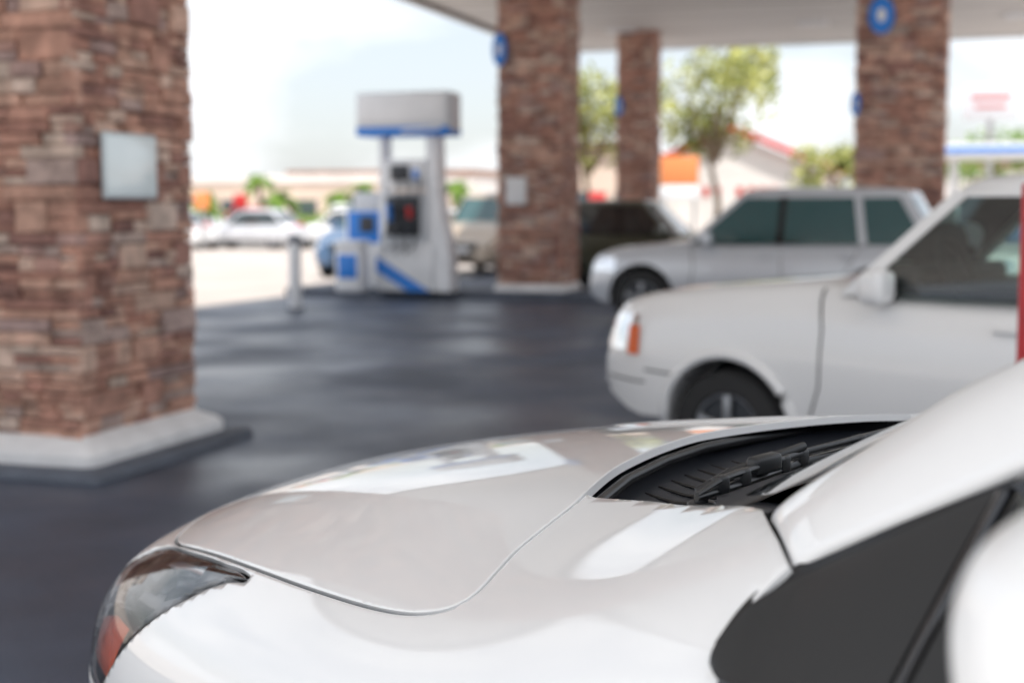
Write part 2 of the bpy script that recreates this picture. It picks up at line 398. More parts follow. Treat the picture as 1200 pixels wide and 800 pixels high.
def vehicle(name,pos,head,m,front=.8,wb=2.7,rear=.9,hw=.88,top=None,zb=.26,r=.34,gh=None,glass=None,
            detail=True,flare=False,taper=.30,interior=False):
    hd=math.atan2(head[1],head[0])
    e=empty(name,(pos[0],pos[1],0),hd)
    xf=front; xr=-wb-rear
    xs=np.concatenate([xf-np.array([0,.02,.06,.12,.2,.3,.42]),np.linspace(xf-.6,xr+.5,22),xr+np.array([.36,.24,.14,.06,.02,0])])
    tx=np.array([p[0] for p in top])[::-1]; tz=np.array([p[1] for p in top])[::-1]
    def width(x):
        d=min(xf-x,x-xr); 
        t=max(0,1-d/.5)
        return hw*(1-taper*t**2.2)-.0
    def topz(x): return float(np.interp(x,tx,tz))
    def botz(x):
        d=min(xf-x,x-xr); return zb+ .10*max(0,1-d/.25)
    def sec(x):
        w=width(x); zt=topz(x); b=botz(x); mz=(zt+b)/2
        return [(0,zt),(.4*w,zt-.006),(.7*w,zt-.02),(.86*w,zt-.045),(.94*w,zt-.10),(.98*w,zt-.2),(w,mz+.02),(.995*w,mz-.12),(.97*w,b+.12),(.94*w,b+.03),(.86*w,b),(0,b)]
    def yside(x,z):
        s=sec(x); zz=[p[1] for p in s[::-1]]; yy=[p[0] for p in s[::-1]]
        return float(np.interp(z,zz[1:],yy[1:]))
    vs=[];fs=[];ns=None
    for x in xs:
        s=sec(x); ring=s+[(-y,z) for y,z in s[-2:0:-1]]
        ns=len(ring); vs+=[(x,y,z) for y,z in ring]
    for i in range(len(xs)-1):
        for k in range(ns):
            fs.append((i*ns+k,i*ns+(k+1)%ns,(i+1)*ns+(k+1)%ns,(i+1)*ns+k))
    fs.append(tuple(range(ns))[::-1]); fs.append(tuple((len(xs)-1)*ns+k for k in range(ns)))
    body=mobj('body',vs,fs,m,e)
    bm=bmesh.new(); bm.from_mesh(body.data); bmesh.ops.recalc_face_normals(bm,faces=bm.faces); bm.to_mesh(body.data); bm.free()
    if detail:
        bm=bmesh.new()
        for wx in (0,-wb):
            for s in(1,-1):
                mt=Matrix.Translation((wx,s*(hw-.12),r+.02))@Matrix.Rotation(math.pi/2,4,'X')
                bmesh.ops.create_cone(bm,cap_ends=True,segments=48,radius1=r*1.17,radius2=r*1.17,depth=.5,matrix=mt)
        cut=bm_obj('cut',bm,None); cut.parent=e
        md=body.modifiers.new('b','BOOLEAN'); md.operation='DIFFERENCE'; md.object=cut; md.solver='EXACT'
        bpy.context.view_layer.update()
        dg=bpy.context.evaluated_depsgraph_get()
        nm=bpy.data.meshes.new_from_object(body.evaluated_get(dg)); body.modifiers.clear(); body.data=nm
        bpy.data.objects.remove(cut)
    body.data.shade_smooth(); body.data.set_sharp_from_angle(angle=math.radians(38))
    if len(body.data.materials)==0: body.data.materials.append(m)
    for wx in (0,-wb):
        if detail: cyl('wheel_well',r*1.15,2*(hw-.36),(wx,0,r+.02),M_gap,e,rot=(math.pi/2,0,0))
        for s in(1,-1):
            wheel(e,wx,s*(hw-.13),r)
            if flare:
                pts=[(wx+math.cos(a)*r*1.2,s*(yside(wx+math.cos(a)*r*1.2,r+.02+math.sin(a)*r*1.2)+.0),r+.02+math.sin(a)*r*1.2) for a in np.linspace(-.1,math.pi+.1,26)]
                tube('arch_flare',pts,.028,m,e)
    g=gh; gl=glass or M_glass
    def ring(f,off=0,inset=0):
        fe=f
        x1=g['bf']+(g['tf']-g['bf'])*fe; x2=g['br']+(g['tr']-g['br'])*fe
        w=g['wb']+(g['wt']-g['wb'])*(fe**1.25)+off
        z=g['zb']+(g['zt']-g['zb'])*fe
        x1+=off;x2-=off
        pts=[]
        for t in np.linspace(-1,1,9): pts.append((x1-.16*abs(t)**2.2,t*w,z))
        for t in np.linspace(0,1,8)[1:-1]: pts.append((x1-.16+(x2+.08-x1+.16)*t,w+ .012*math.sin(math.pi*t),z))
        for t in np.linspace(1,-1,9): pts.append((x2+.08*abs(t)**2.2,t*w,z))
        for t in np.linspace(1,0,8)[1:-1]: pts.append((x1-.16+(x2+.08-x1+.16)*t,-w-.012*math.sin(math.pi*t),z))
        return pts
    fl=np.linspace(0,.92,7); vs=[];fs=[]
    for f in fl: vs+=ring(f)
    n=len(ring(0))
    for i in range(len(fl)-1):
        for k in range(n): fs.append((i*n+k,i*n+(k+1)%n,(i+1)*n+(k+1)%n,(i+1)*n+k))
    mobj('glass',vs,fs,gl,e,smooth=True,sharp=50)
    if interior:
        L_=g['bf']-g['br']
        box('interior_floor',(L_-.25,2*g['wb']-.10,.02),((g['bf']+g['br'])/2-.05,0,max(topz(x) for x in np.linspace(g['br'],g['bf']-.2,9))+.014),M_int,e)
        zi=g['zb']+.02
        box('dashboard',(.35,1.3,.14),(g['bf']-.32,0,zi+.05),M_int,e,bev=.04)
        for sy in(-.37,.37):
            for q,sx in enumerate((g['tf']-.45,g['tf']-1.35)):
                if sx<g['tr']+.1: continue
                box('seat_back_%d'%q,(.14,.48,.34),(sx,sy,zi+.13),M_int2,e,bev=.05,rot=(0,-.2,0),seg=3)
                box('headrest_%d'%q,(.10,.26,.16),(sx-.05,sy,zi+.37),M_int2,e,bev=.04,rot=(0,-.2,0),seg=3)
        vs=[];fs=[]
        for i in range(24):
            a=2*math.pi*i/24
            for k in range(6):
                b_=2*math.pi*k/6; rr=.18+.016*math.cos(b_); vs.append((.016*math.sin(b_),rr*math.cos(a),rr*math.sin(a)))
        for i in range(24):
            for k in range(6): fs.append((i*6+k,i*6+(k+1)%6,((i+1)%24)*6+(k+1)%6,((i+1)%24)*6+k))
        o=mobj('steering_wheel',vs,fs,M_int,e,smooth=True); o.location=(g['tf']+.02,.37,zi+.10); o.rotation_euler=(0,.45,0)
    R=[ring(.86,.006),ring(.90,.012),ring(.96,.01),ring(1.0,-.02)]
    cx=(g['tf']+g['tr'])/2
    def shrink(rg,k,dz): return [(cx+(x-cx)*k,y*k,z+dz) for x,y,z in rg]
    base=ring(1.0,-.02)
    R+= [shrink(base,.92,.02),shrink(base,.7,.035),shrink(base,.35,.045),shrink(base,.05,.047)]
    vs=[];fs=[]
    for r_ in R: vs+=r_
    for i in range(len(R)-1):
        for k in range(n): fs.append((i*n+k,i*n+(k+1)%n,(i+1)*n+(k+1)%n,(i+1)*n+k))
    fs.append(tuple((len(R)-1)*n+k for k in range(n)))
    mobj('roof',vs,fs,m,e,smooth=True,sharp=60)
    def sp(f,x,off):
        w=g['wb']+(g['wt']-g['wb'])*(f**1.25)
        x1=g['bf']+(g['tf']-g['bf'])*f-.16; x2=g['br']+(g['tr']-g['br'])*f+.08
        t=(x-x1)/(x2-x1); t=min(1,max(0,t))
        return w+.012*math.sin(math.pi*t)+off
    def pil(nm,xb,xt,wd,mm,off=.010):
        vs=[];fs=[]
        for s in(1,-1):
            o=len(vs)
            for f in np.linspace(0,.92,7):
                x=xb+(xt-xb)*f; z=g['zb']+(g['zt']-g['zb'])*f
                for dx,oo in((-wd/2,-.02),(-wd/2,off),(wd/2,off),(wd/2,-.02)):
                    vs.append((x+dx,s*sp(f,x+dx,oo),z))
            for i in range(6):
                for k in range(3):
                    f=[o+i*4+k,o+i*4+k+1,o+(i+1)*4+k+1,o+(i+1)*4+k]; fs.append(f if s>0 else f[::-1])
        mobj(nm,vs,fs,mm,e,smooth=False)
    pil('a_pillar',g['bf']-.15,g['tf']-.15,.09,m)
    pil('rear_pillar',g['br']+.10,g['tr']+.12,.14,m)
    for i,(xb,xt,wd,mm) in enumerate(g.get('pil',[])): pil('pillar_%d'%i,xb,xt,wd,mm)
    for s in(1,-1):
        pts=[];zh=g['hl'][0]; h=g['hl'][1]
        for x in np.linspace(xf-.03,xf-g['hl'][2],8):
            for z in (zh,zh+h*.5,zh+h): pts.append((x,s*(yside(x,z)+.006),z))
        fs=[]
        for i in range(7):
            for k in range(2):
                f=(i*3+k,i*3+k+1,(i+1)*3+k+1,(i+1)*3+k); fs.append(f if s<0 else f[::-1])
        mobj('headlamp',pts,fs,g.get('hlm',M_chrome),e,smooth=True)
        pts=[]
        for x in np.linspace(xr+.03,xr+.25,6):
            for z in (g['tl'],g['tl']+.12,g['tl']+.24): pts.append((x,s*(yside(x,z)+.006),z))
        fs=[(i*3+k,i*3+k+1,(i+1)*3+k+1,(i+1)*3+k) for i in range(5) for k in range(2)]
        mobj('tail_lamp',pts,fs,M_red,e,smooth=True)
        if g.get('marker'):
            x0,z0=g['marker']
            pts=[(x,s*(yside(x,z)+.009),z) for x in np.linspace(x0,x0-.09,4) for z in(z0,z0+.08,z0+.16)]
            fs=[(i*3+k,i*3+k+1,(i+1)*3+k+1,(i+1)*3+k) for i in range(3) for k in range(2)]
            mobj('marker_lamp',pts,fs,M_amber2,e,smooth=True)
        mx,mz=g['mir']
        box('side_mirror',(.13,.22,.17),(mx,s*(g['wb']+.15),mz),g.get('mirm',m),e,bev=.045,seg=4)
        box('mirror_arm',(.06,.12,.04),(mx,s*(g['wb']+.01),mz-.06),M_black,e,bev=.01)
        for li,pl in enumerate(g.get('lines',[])):
            vs=[];fs=[]
            P=[]
            for (xa,za),(xb_,zb_) in zip(pl[:-1],pl[1:]):
                for t in np.linspace(0,1,8)[:-1]: P.append((xa+(xb_-xa)*t,za+(zb_-za)*t))
            P.append(pl[-1])
            for i,(x,z) in enumerate(P):
                a=P[max(i-1,0)];b=P[min(i+1,len(P)-1)]
                d=Vector((b[0]-a[0],b[1]-a[1])).normalized(); nn=Vector((-d.y,d.x))*.005
                for q in(-1,1): vs.append((x+nn.x*q,s*(yside(x+nn.x*q,z+nn.y*q)+.003),z+nn.y*q))
            fs=[(2*i,2*i+1,2*i+3,2*i+2) for i in range(len(P)-1)]
            mobj('panel_line_%d'%li,vs,fs,M_gap,e)
        for hx,hz in g.get('hand',[]):
            box('door_handle',(.17,.035,.03),(hx,s*(yside(hx,hz)+.015),hz),m,e,bev=.01)
        box('sill_trim',(wb-2*r*1.25,.03,.07),(-wb/2,s*(hw*.965),zb+.05),M_black,e,bev=.01)
    bw=width(xf)*1.5
    box('grille',(.03,bw*.8,.16),(xf-.004,0,g['hl'][0]+.04),M_black,e,bev=.01)
    box('lower_grille',(.03,bw*.7,.12),(xf-.004,0,zb+.20),M_black,e,bev=.01)
    box('number_plate',(.02,.32,.12),(xf+.014,0,zb+.34),M_pwhite,e,bev=.003)
    return e

tk=dict(bf=-.50,tf=-1.08,tr=-2.75,br=-3.0,zb=1.07,zt=1.64,wb=.78,wt=.62,hl=(.72,.20,.30),tl=.75,mir=(-.86,1.12),
        marker=(.63,.70),lines=[[(-.52,1.10),(-.55,.9),(-.54,.6),(-.48,.42)],[(-1.62,1.05),(-1.64,.35)],[(.50,.62),(.2,.60)],[(.86,.56),(.5,.55)]],hand=[(-1.5,.93)],
        pil=[(-1.6,-1.66,.10,M_white2)],mirm=M_white2)
vehicle('pickup_truck',(1.65,8.2),(-.8,.6),M_white2,front=.86,wb=2.9,rear=1.1,hw=.88,
        top=[(.86,.82),(.83,.95),(.76,1.01),(.60,1.05),(.2,1.10),(-.3,1.14),(-.52,1.15),(-.7,1.10),(-1.2,1.08),(-3.0,1.08),(-4.0,1.08)],zb=.33,r=.325,gh=tk,flare=True,taper=.22,glass=M_gclear,interior=True)
sv=dict(bf=-.45,tf=-1.18,tr=-3.25,br=-3.62,zb=1.08,zt=1.73,wb=.80,wt=.62,hl=(.72,.17,.40),tl=.85,mir=(-.85,1.14),
        lines=[[(-.62,1.08),(-.68,.8),(-.62,.45)],[(-1.75,1.05),(-1.78,.4)],[(-2.7,1.05),(-2.5,.7)]],hand=[(-1.6,.93),(-2.55,.93)],
        pil=[(-1.72,-1.75,.08,M_gloss),(-2.72,-2.62,.09,M_silver)])
vehicle('parked_suv',(1.95,18.72),(-.93,.37),M_silver,front=.74,wb=2.85,rear=1.0,hw=.92,
        top=[(.74,.76),(.71,.88),(.64,.95),(.4,1.02),(.1,1.06),(-.45,1.12),(-.9,1.10),(-3.4,1.13),(-3.85,1.10)],zb=.28,r=.37,gh=sv,glass=M_glass2,taper=.25)
def simple(name,pos,head,m,h=1.5,detail=False,L=1.0,glass=None):
    g=dict(bf=-.45*L,tf=-1.05*L,tr=-2.5*L,br=-3.1*L,zb=h*.62,zt=h-.04,wb=.76,wt=.58,hl=(.62,.14,.35),tl=.75,mir=(-.75*L,h*.66),
           lines=[[(-.55,h*.6),(-.6,.4)],[(-1.6,h*.6),(-1.6,.4)]],pil=[(-1.55*L,-1.6*L,.08,M_gloss)])
    return vehicle(name,pos,head,m,front=.8*L,wb=2.6*L,rear=.85*L,hw=.86,
        top=[(.8*L,.64),(.77*L,.74),(.6*L,.80),(.1,h*.60),(-.45*L,h*.65),(-.9*L,h*.63),(-3.1*L,h*.65),(-3.3*L,h*.62),(-3.45*L,h*.55)],zb=.24,r=.32,gh=g,detail=detail,glass=glass)
simple('parked_car',(3.7,26.3),(.93,-.37),M_olive,h=1.68,detail=True)
simple('parked_car',(-.9,33.),(-.3,-.95),M_beigec,h=1.9,glass=M_glass2)
simple('parked_car',(-3.4,31.5),(-.3,-.95),M_blue,h=1.75,glass=M_glass2)
simple('parked_car',(-.1,38.),(-.9,.3),M_blue,h=1.7)
simple('parked_car',(7.8,42.),(-.9,.3),M_blue,h=1.6)
cols=[M_white,M_silver,M_red,M_white,M_beigec,M_silver,M_white,M_blue]
for i in range(8):
    X=-15+i*2.6; Y=62+random.uniform(-2,2)
    simple('parked_car',(X,Y),(random.choice([-1,1])*.95,-.3) if i%3 else (.2,-.95),cols[i],h=random.uniform(1.45,1.8))
for i in range(4):
    simple('parked_car',(-14.5+i*3.4,54+i*.6),(-.95,.3),(M_white,M_silver,M_white,M_silver)[i],h=1.5)
for i in range(5):
    simple('parked_car',(12+i*4.,50+i),(-.9,.3),cols[(i*5+2)%8],h=1.55)

# ---------------------------------------------------------------- near car (master surface)
SEC=[
(1.56,[(0,.70),(.05,.70),(.14,.70),(.22,.69),(.28,.67),(.31,.62),(.32,.55),(.32,.42),(.30,.32),(.24,.26),(0,.25)]),
(1.50,[(0,.79),(.10,.79),(.20,.785),(.32,.765),(.42,.735),(.48,.67),(.50,.57),(.50,.42),(.48,.30),(.40,.24),(0,.22)]),
(1.42,[(0,.845),(.10,.845),(.24,.832),(.36,.805),(.49,.765),(.56,.70),(.59,.60),(.59,.42),(.56,.30),(.48,.23),(0,.21)]),
(1.28,[(0,.895),(.10,.895),(.29,.872),(.39,.838),(.54,.785),(.635,.715),(.67,.61),(.675,.44),(.65,.30),(.57,.22),(0,.20)]),
(1.10,[(0,.945),(.10,.945),(.33,.925),(.42,.890),(.57,.83),(.675,.765),(.735,.66),(.745,.46),(.73,.30),(.66,.22),(0,.20)]),
(.85,[(0,.998),(.10,.998),(.36,.982),(.445,.948),(.60,.885),(.72,.815),(.79,.70),(.81,.48),(.79,.30),(.72,.22),(0,.2)]),
(.55,[(0,1.047),(.10,1.047),(.375,1.034),(.46,1.0),(.64,.93),(.76,.86),(.825,.74),(.845,.50),(.825,.30),(.76,.22),(0,.2)]),
(.25,[(0,1.087),(.10,1.087),(.38,1.074),(.47,1.04),(.66,.97),(.785,.895),(.845,.77),(.86,.5),(.84,.3),(.78,.22),(0,.2)]),
(.0,[(0,1.12),(.10,1.12),(.36,1.105),(.47,1.070),(.67,1.005),(.80,.93),(.855,.79),(.865,.52),(.845,.3),(.79,.22),(0,.2)]),
(-.25,[(0,1.17),(.12,1.17),(.34,1.165),(.52,1.13),(.69,1.07),(.80,.98),(.86,.81),(.87,.52),(.85,.3),(.80,.22),(0,.2)]),
(-.5,[(0,1.26),(.14,1.26),(.36,1.255),(.60,1.225),(.725,1.158),(.815,1.05),(.865,.84),(.875,.53),(.86,.3),(.80,.22),(0,.2)]),
(-.75,[(0,1.30),(.14,1.30),(.36,1.295),(.62,1.265),(.745,1.19),(.825,1.06),(.87,.84),(.88,.53),(.86,.3),(.80,.22),(0,.2)]),
(-1.2,[(0,1.30),(.14,1.30),(.36,1.295),(.62,1.265),(.745,1.19),(.825,1.07),(.87,.85),(.88,.53),(.86,.3),(.80,.22),(0,.2)]),
(-1.8,[(0,1.30),(.14,1.30),(.36,1.295),(.62,1.265),(.745,1.19),(.82,1.08),(.865,.86),(.875,.53),(.855,.3),(.80,.22),(0,.2)]),
(-2.3,[(0,1.24),(.14,1.24),(.36,1.235),(.60,1.21),(.72,1.15),(.80,1.05),(.83,.86),(.84,.53),(.82,.3),(.76,.22),(0,.2)]),
(-2.55,[(0,1.12),(.14,1.12),(.34,1.115),(.52,1.10),(.64,1.06),(.72,.98),(.76,.84),(.77,.53),(.74,.34),(.68,.26),(0,.24)]),
(-2.65,[(0,.98),(.12,.98),(.3,.98),(.42,.97),(.52,.95),(.58,.90),(.60,.80),(.60,.56),(.58,.40),(.52,.32),(0,.30)]),
]
CX=np.array([s[0] for s in SEC]); CYZ=np.array([s[1] for s in SEC],float)
nx,nv=len(CX),CYZ.shape[1]
ud=np.linspace(0,1,4001); xd=bbasis(nx,ud)@CX
def u_of(x): return np.interp(-np.asarray(x,float),-xd,ud)
td=np.linspace(0,1,800); Btd=bbasis(nv,td)
def surf(x,t):
    x=np.atleast_1d(np.asarray(x,float)); t=np.atleast_1d(np.asarray(t,float))
    Bu=bbasis(nx,u_of(x)); Bt=bbasis(nv,np.abs(t))
    Y=np.einsum('ij,jk,ik->i',Bu,CYZ[:,:,0],Bt); Z=np.einsum('ij,jk,ik->i',Bu,CYZ[:,:,1],Bt)
    return np.stack([x,Y*np.where(t<0,-1,1),Z],1)
def surfn(x,t):
    x=np.atleast_1d(np.asarray(x,float)); t=np.atleast_1d(np.asarray(t,float))
    e=.006; ex=np.clip(x+e,-2.65,1.56); em=np.clip(x-e,-2.65,1.56)
    tp=np.clip(t+e,-1,1); tm=t-e
    a=surf(ex,t)-surf(em,t); b=surf(x,tp)-surf(x,tm)
    n=np.cross(a,b); n/= (np.linalg.norm(n,axis=1,keepdims=True)+1e-12); return n
def dense(x):
    Bu=bbasis(nx,u_of([x]))[0]
    return Btd@(Bu@CYZ[:,:,0]),Btd@(Bu@CYZ[:,:,1])
SC=1.6
def S_y(x,y):
    if y<0: return y
    yd,_=dense(x); k=int(np.argmax(yd)); return float(np.interp(y,yd[:k+1],td[:k+1]))*SC
def S_z(x,z):
    _,zd=dense(x); return float(np.interp(-z,-zd,td))*SC
def Mxy(x,y): return surf(x,S_y(x,abs(y))/SC)[0]*np.array([1,1 if y>=0 else -1,1])
def Mxz(x,z): return surf(x,S_z(x,z)/SC)[0]
def cr(P,closed=True,step=.014):
    P=[np.array(p,float) for p in P]; n=len(P); out=[]
    rngi=range(n) if closed else range(n-1)
    for i in rngi:
        p0=P[(i-1)%n] if closed or i>0 else P[i]; p1=P[i]; p2=P[(i+1)%n]; p3=P[(i+2)%n] if closed or i+2<n else P[i+1]
        k=max(1,int(np.linalg.norm(p2-p1)/step))
        for j in range(k):
            t=j/k
            out.append(.5*((2*p1)+(-p0+p2)*t+(2*p0-5*p1+4*p2-p3)*t*t+(-p0+3*p1-3*p2+p3)*t**3))
    if not closed: out.append(P[-1])
    return np.array(out)
def lin(P,step=.014):
    out=[];n=len(P)
    for i in range(n):
        a=np.array(P[i],float);b=np.array(P[(i+1)%n],float);k=max(1,int(np.linalg.norm(b-a)/step))
        for j in range(k): out.append(a+(b-a)*j/k)
    return np.array(out)
def offs(P,d):
    ar=.5*np.sum(P[:,0]*np.roll(P[:,1],-1)-np.roll(P[:,0],-1)*P[:,1])
    T=np.roll(P,-1,0)-np.roll(P,1,0); T/=np.linalg.norm(T,axis=1,keepdims=True)+1e-12
    N=np.stack([T[:,1],-T[:,0]],1)*(1 if ar>0 else -1)
    return P+N*d
def toS(P,fn): return np.array([(p[0],fn(float(p[0]),float(p[1]))) for p in P])
def inpoly(pts,P):
    x,y=pts[:,0],pts[:,1]; ins=np.zeros(len(pts),bool)
    X1,Y1=P[:,0],P[:,1]; X2,Y2=np.roll(X1,-1),np.roll(Y1,-1)
    for a,b,c,d in zip(X1,Y1,X2,Y2):
        if b==d: continue
        cnd=((b>y)!=(d>y)); xi=(c-a)*(y-b)/(d-b)+a
        ins^=cnd&(x<xi)
    return ins
hood=cr([(1.44,-.1),(1.44,.05),(1.42,.18),(1.36,.32),(1.28,.43),(1.19,.495),(1.05,.54),(.75,.605),(.5,.65),(.3,.678),(.14,.694),(.05,.694),(.0,.68),(-.012,.65),(.0,.61),(.02,.555),(.03,.49),(.04,.43),(.07,.365),(.13,.25),(.175,.12),(.20,0),(.20,-.1)])
G=.0032
h_in=toS(offs(hood,-G),S_y); h_in2=toS(offs(hood,-G-.005),S_y)
h_out=toS(offs(hood,G),S_y); h_out2=toS(offs(hood,G+.005),S_y)
def hz(x,o=.013):
    yh=float(np.interp(x,[.5,.75,1.05,1.19,1.28],[.65,.605,.54,.495,.43])); return float(Mxy(x,yh+o)[2])
lampP=cr([(.60,hz(.60,.016)-.004),(.66,hz(.66)),(.75,hz(.75)),(.85,hz(.85)),(.97,hz(.97)),(1.09,hz(1.09)),(1.18,hz(1.18)-.003),(1.29,.790),(1.40,.735),(1.43,.68),(1.40,.62),(1.28,.60),(1.12,.61),(1.03,.635),(.98,.672),(.93,.722),(.865,.777),(.78,.835),(.68,.885)])
l_in=toS(offs(lampP,-.002),S_z); l_out=toS(offs(lampP,.002),S_z)
op=[(.30,-.1),(.30,.1),(.26,.20),(.08,.365),(.055,.395),(.02,.408),(-.04,.418),(-.12,.438),(-.21,.477),(-.31,.523),(-.39,.562),(-.45,.597)]
opS=[(x,S_y(x,y)) for x,y in op]
J=[(-.45,.597),(-.485,.63),(-.53,.668),(-.575,.705)]
opS+=[(x,S_y(x,y)) for x,y in J[1:]]
zJ=float(Mxy(*J[-1])[2])
opS+=[(x,S_z(x,z)) for x,z in [(-.566,zJ-.014),(-.556,zJ-.034),(-.549,zJ-.05),(-.548,1.100),(-.555,1.090),(-.575,1.084),(-.72,1.082),(-1.2,1.10),(-1.9,1.12),(-2.42,1.12)]]
opS+=[(-2.42,-.1)]
opS=lin(opS)
doorgap=lin([(-.660,S_z(-.66,1.10)),(-.656,S_z(-.656,1.10)),(-.626,S_z(-.626,.3)),(-.630,S_z(-.63,.3))])
verts=[];edges=[]
def addp(P):
    o=len(verts); n=len(P)
    verts.extend([Vector((float(p[0]),float(p[1]))) for p in P]); edges.extend([(o+i,o+(i+1)%n) for i in range(n)])
xmin,xmax=-2.65,1.56
for P in (h_in,h_in2,h_out,h_out2,l_in,l_out,opS,doorgap): addp(P)
addp(lin([(xmin,0),(xmax,0),(xmax,SC),(xmin,SC)],.03))
xg=np.concatenate([np.arange(-2.62,-.7,.05),np.arange(-.69,1.55,.022)])
for x in xg:
    for s in np.arange(.02,1.58,.025 if x>-.7 else .05): verts.append(Vector((float(x),float(s))))
vo,eo,fo,_,_,_=delaunay_2d_cdt(verts,edges,[],0,1e-6)
V2=np.array([(v.x,v.y) for v in vo]); T=np.array([list(f) for f in fo])
Cn=V2[T].mean(1)
dom=(Cn[:,1]>0)&(Cn[:,1]<SC)&(Cn[:,0]>xmin)&(Cn[:,0]<xmax)
ih=inpoly(Cn,h_in); iho=inpoly(Cn,h_out); il=inpoly(Cn,l_in)&~iho; ilo=inpoly(Cn,l_out)&~iho; io=inpoly(Cn,opS); idg=inpoly(Cn,doorgap)
XX=V2[:,0]; TT=np.clip(V2[:,1]/SC,-.2,1)
P3_=surf(XX,TT); N3=surfn(XX,TT)
def panel(name,sel,m,par,off=0.,flange=.012,tilt=True):
    tr=T[sel].copy()
    a=V2[tr[:,0]];b=V2[tr[:,1]];c=V2[tr[:,2]]
    ar=(b[:,0]-a[:,0])*(c[:,1]-a[:,1])-(b[:,1]-a[:,1])*(c[:,0]-a[:,0])
    tr[ar<0]=tr[ar<0][:,::-1]
    use=np.unique(tr); mp=-np.ones(len(V2),int); mp[use]=np.arange(len(use)); tr=mp[tr]
    P=P3_[use]+N3[use]*off; N=N3[use].copy(); V=V2[use]
    cnt={}
    for t in tr:
        for i in range(3):
            e=(int(t[i]),int(t[(i+1)%3])); cnt[e]=1
    bd=[e for e in cnt if (e[1],e[0]) not in cnt and not (abs(V[e[0],1])<1e-4 and abs(V[e[1],1])<1e-4) and not (V[e[0],1]>SC-.001 and V[e[1],1]>SC-.001)
        and not (abs(V[e[0],0]-xmax)<1e-4 and abs(V[e[1],0]-xmax)<1e-4) and not (abs(V[e[0],0]-xmin)<1e-4 and abs(V[e[1],0]-xmin)<1e-4)]
    O=np.zeros_like(P)
    for i,j in bd:
        o=np.cross(P[j]-P[i],N[i]); o/=np.linalg.norm(o)+1e-12; O[i]+=o;O[j]+=o
    l=np.linalg.norm(O,axis=1); msk=l>0; O[msk]/=l[msk][:,None]
    Nn=N.copy()
    if tilt:
        Nn[msk]=N[msk]+.55*O[msk]; Nn[msk]/=np.linalg.norm(Nn[msk],axis=1,keepdims=True)
        P[msk]-=N[msk]*.0008
    vs=[];fs=[];ln=[]
    for sg in(1,-1):
        mir=np.array([1,sg,1]); o=len(vs); vs+=list(P*mir)
        for t in tr:
            tt=t if sg>0 else t[::-1]
            fs.append([o+int(k) for k in tt]); ln+=[tuple(Nn[k]*mir) for k in tt]
        for i,j in bd:
            q=len(vs)
            vs+=[P[i]*mir,P[j]*mir,(P[j]-N[j]*flange)*mir,(P[i]-N[i]*flange)*mir]
            f=[q,q+3,q+2,q+1]; 
            if sg<0: f=f[::-1]
            fs.append(f); ln+=[(0,0,0)]*4
    me=bpy.data.meshes.new(name); me.from_pydata([tuple(v) for v in vs],[],fs); me.materials.append(m)
    me.shade_smooth(); me.normals_split_custom_set(ln); me.update()
    ob=bpy.data.objects.new(name,me); COL.objects.link(ob); ob.parent=par
    return ob
HDX,HDY=-.64,.77
ROLL=math.radians(-3.2)
hy=.7
car=empty('parked_car',(.492+(-HDY)*(hy-hy*math.cos(ROLL)),2.281+HDX*(hy-hy*math.cos(ROLL)),-hy*math.sin(ROLL)-.012),0)
car.rotation_euler=(ROLL,0,math.atan2(HDY,HDX))
panel('hood',dom&ih,M_white,car)
panel('body_shell',dom&~ih&~iho&~ilo&~io&~idg,M_white,car)
panel('inner_structure',dom&~io&~ilo,M_gap,car,off=-.013,flange=.03,tilt=False)
panel('headlamp_lens',dom&il,M_lens,car,flange=.006)
panel('headlamp_housing',dom&ilo,M_lampdark,car,off=-.040,flange=.001,tilt=False)
def cap(name,x,dx):
    t=np.linspace(0,1,60); pr=surf(np.full(60,x),t)
    full=np.concatenate([pr,(pr[::-1]*np.array([1,-1,1]))[1:-1]])
    c=full.mean(0); R=[full]
    for k,d in((.9,.5),(.6,.9),(.2,1.)):
        q=c+(full-c)*k; q[:,0]=x+dx*d; R.append(q)
    vs=[];fs=[];n=len(full)
    for r_ in R: vs+=list(r_)
    for i in range(3):
        for k in range(n): fs.append((i*n+k,i*n+(k+1)%n,(i+1)*n+(k+1)%n,(i+1)*n+k))
    fs.append(tuple(3*n+k for k in range(n)))
    mobj(name,vs,fs,M_white,car,smooth=True)
cap('nose_cap',1.56,.02); cap('tail_cap',-2.65,-.03)
def onsurf(x,z,inn):
    p=Mxz(x,z); n=surfn(x,S_z(x,z)/SC)[0]; return p-n*inn,n
def lamp_patch(name,poly,inn,m):
    P=lin(poly,.012); c=P.mean(0); rings=[c+(P-c)*k for k in(1,.66,.33,.02)]
    for s in(1,-1):
        vs=[];fs=[];n=len(P)
        for R_ in rings:
            for q in R_:
                p,_=onsurf(float(q[0]),float(q[1]),inn); vs.append((p[0],p[1]*s,p[2]))
        for i in range(3):
            for k in range(n):
                f=(i*n+k,i*n+(k+1)%n,(i+1)*n+(k+1)%n,(i+1)*n+k); fs.append(f)
        mobj(name,vs,fs,m,car,smooth=True)
lamp_patch('amber_reflector',[(.99,.69),(1.03,.65),(1.26,.63),(1.24,.70),(1.10,.742),(.965,.755)],.010,M_amber)
lamp_patch('dark_bezel',[(.985,.672),(1.02,.638),(1.30,.618),(1.36,.66),(1.26,.72),(1.10,.762),(.94,.775),(.93,.74)],.018,M_black)
lamp_patch('chrome_trim',[(.93,.780),(1.20,.738),(1.33,.70),(1.33,.722),(1.20,.762),(.90,.805)],.013,M_chrome)
lamp_patch('chrome_reflector',[(.86,.845),(1.18,.775),(1.32,.735),(1.33,.765),(1.2,.81),(.92,.868)],.030,M_chrome)
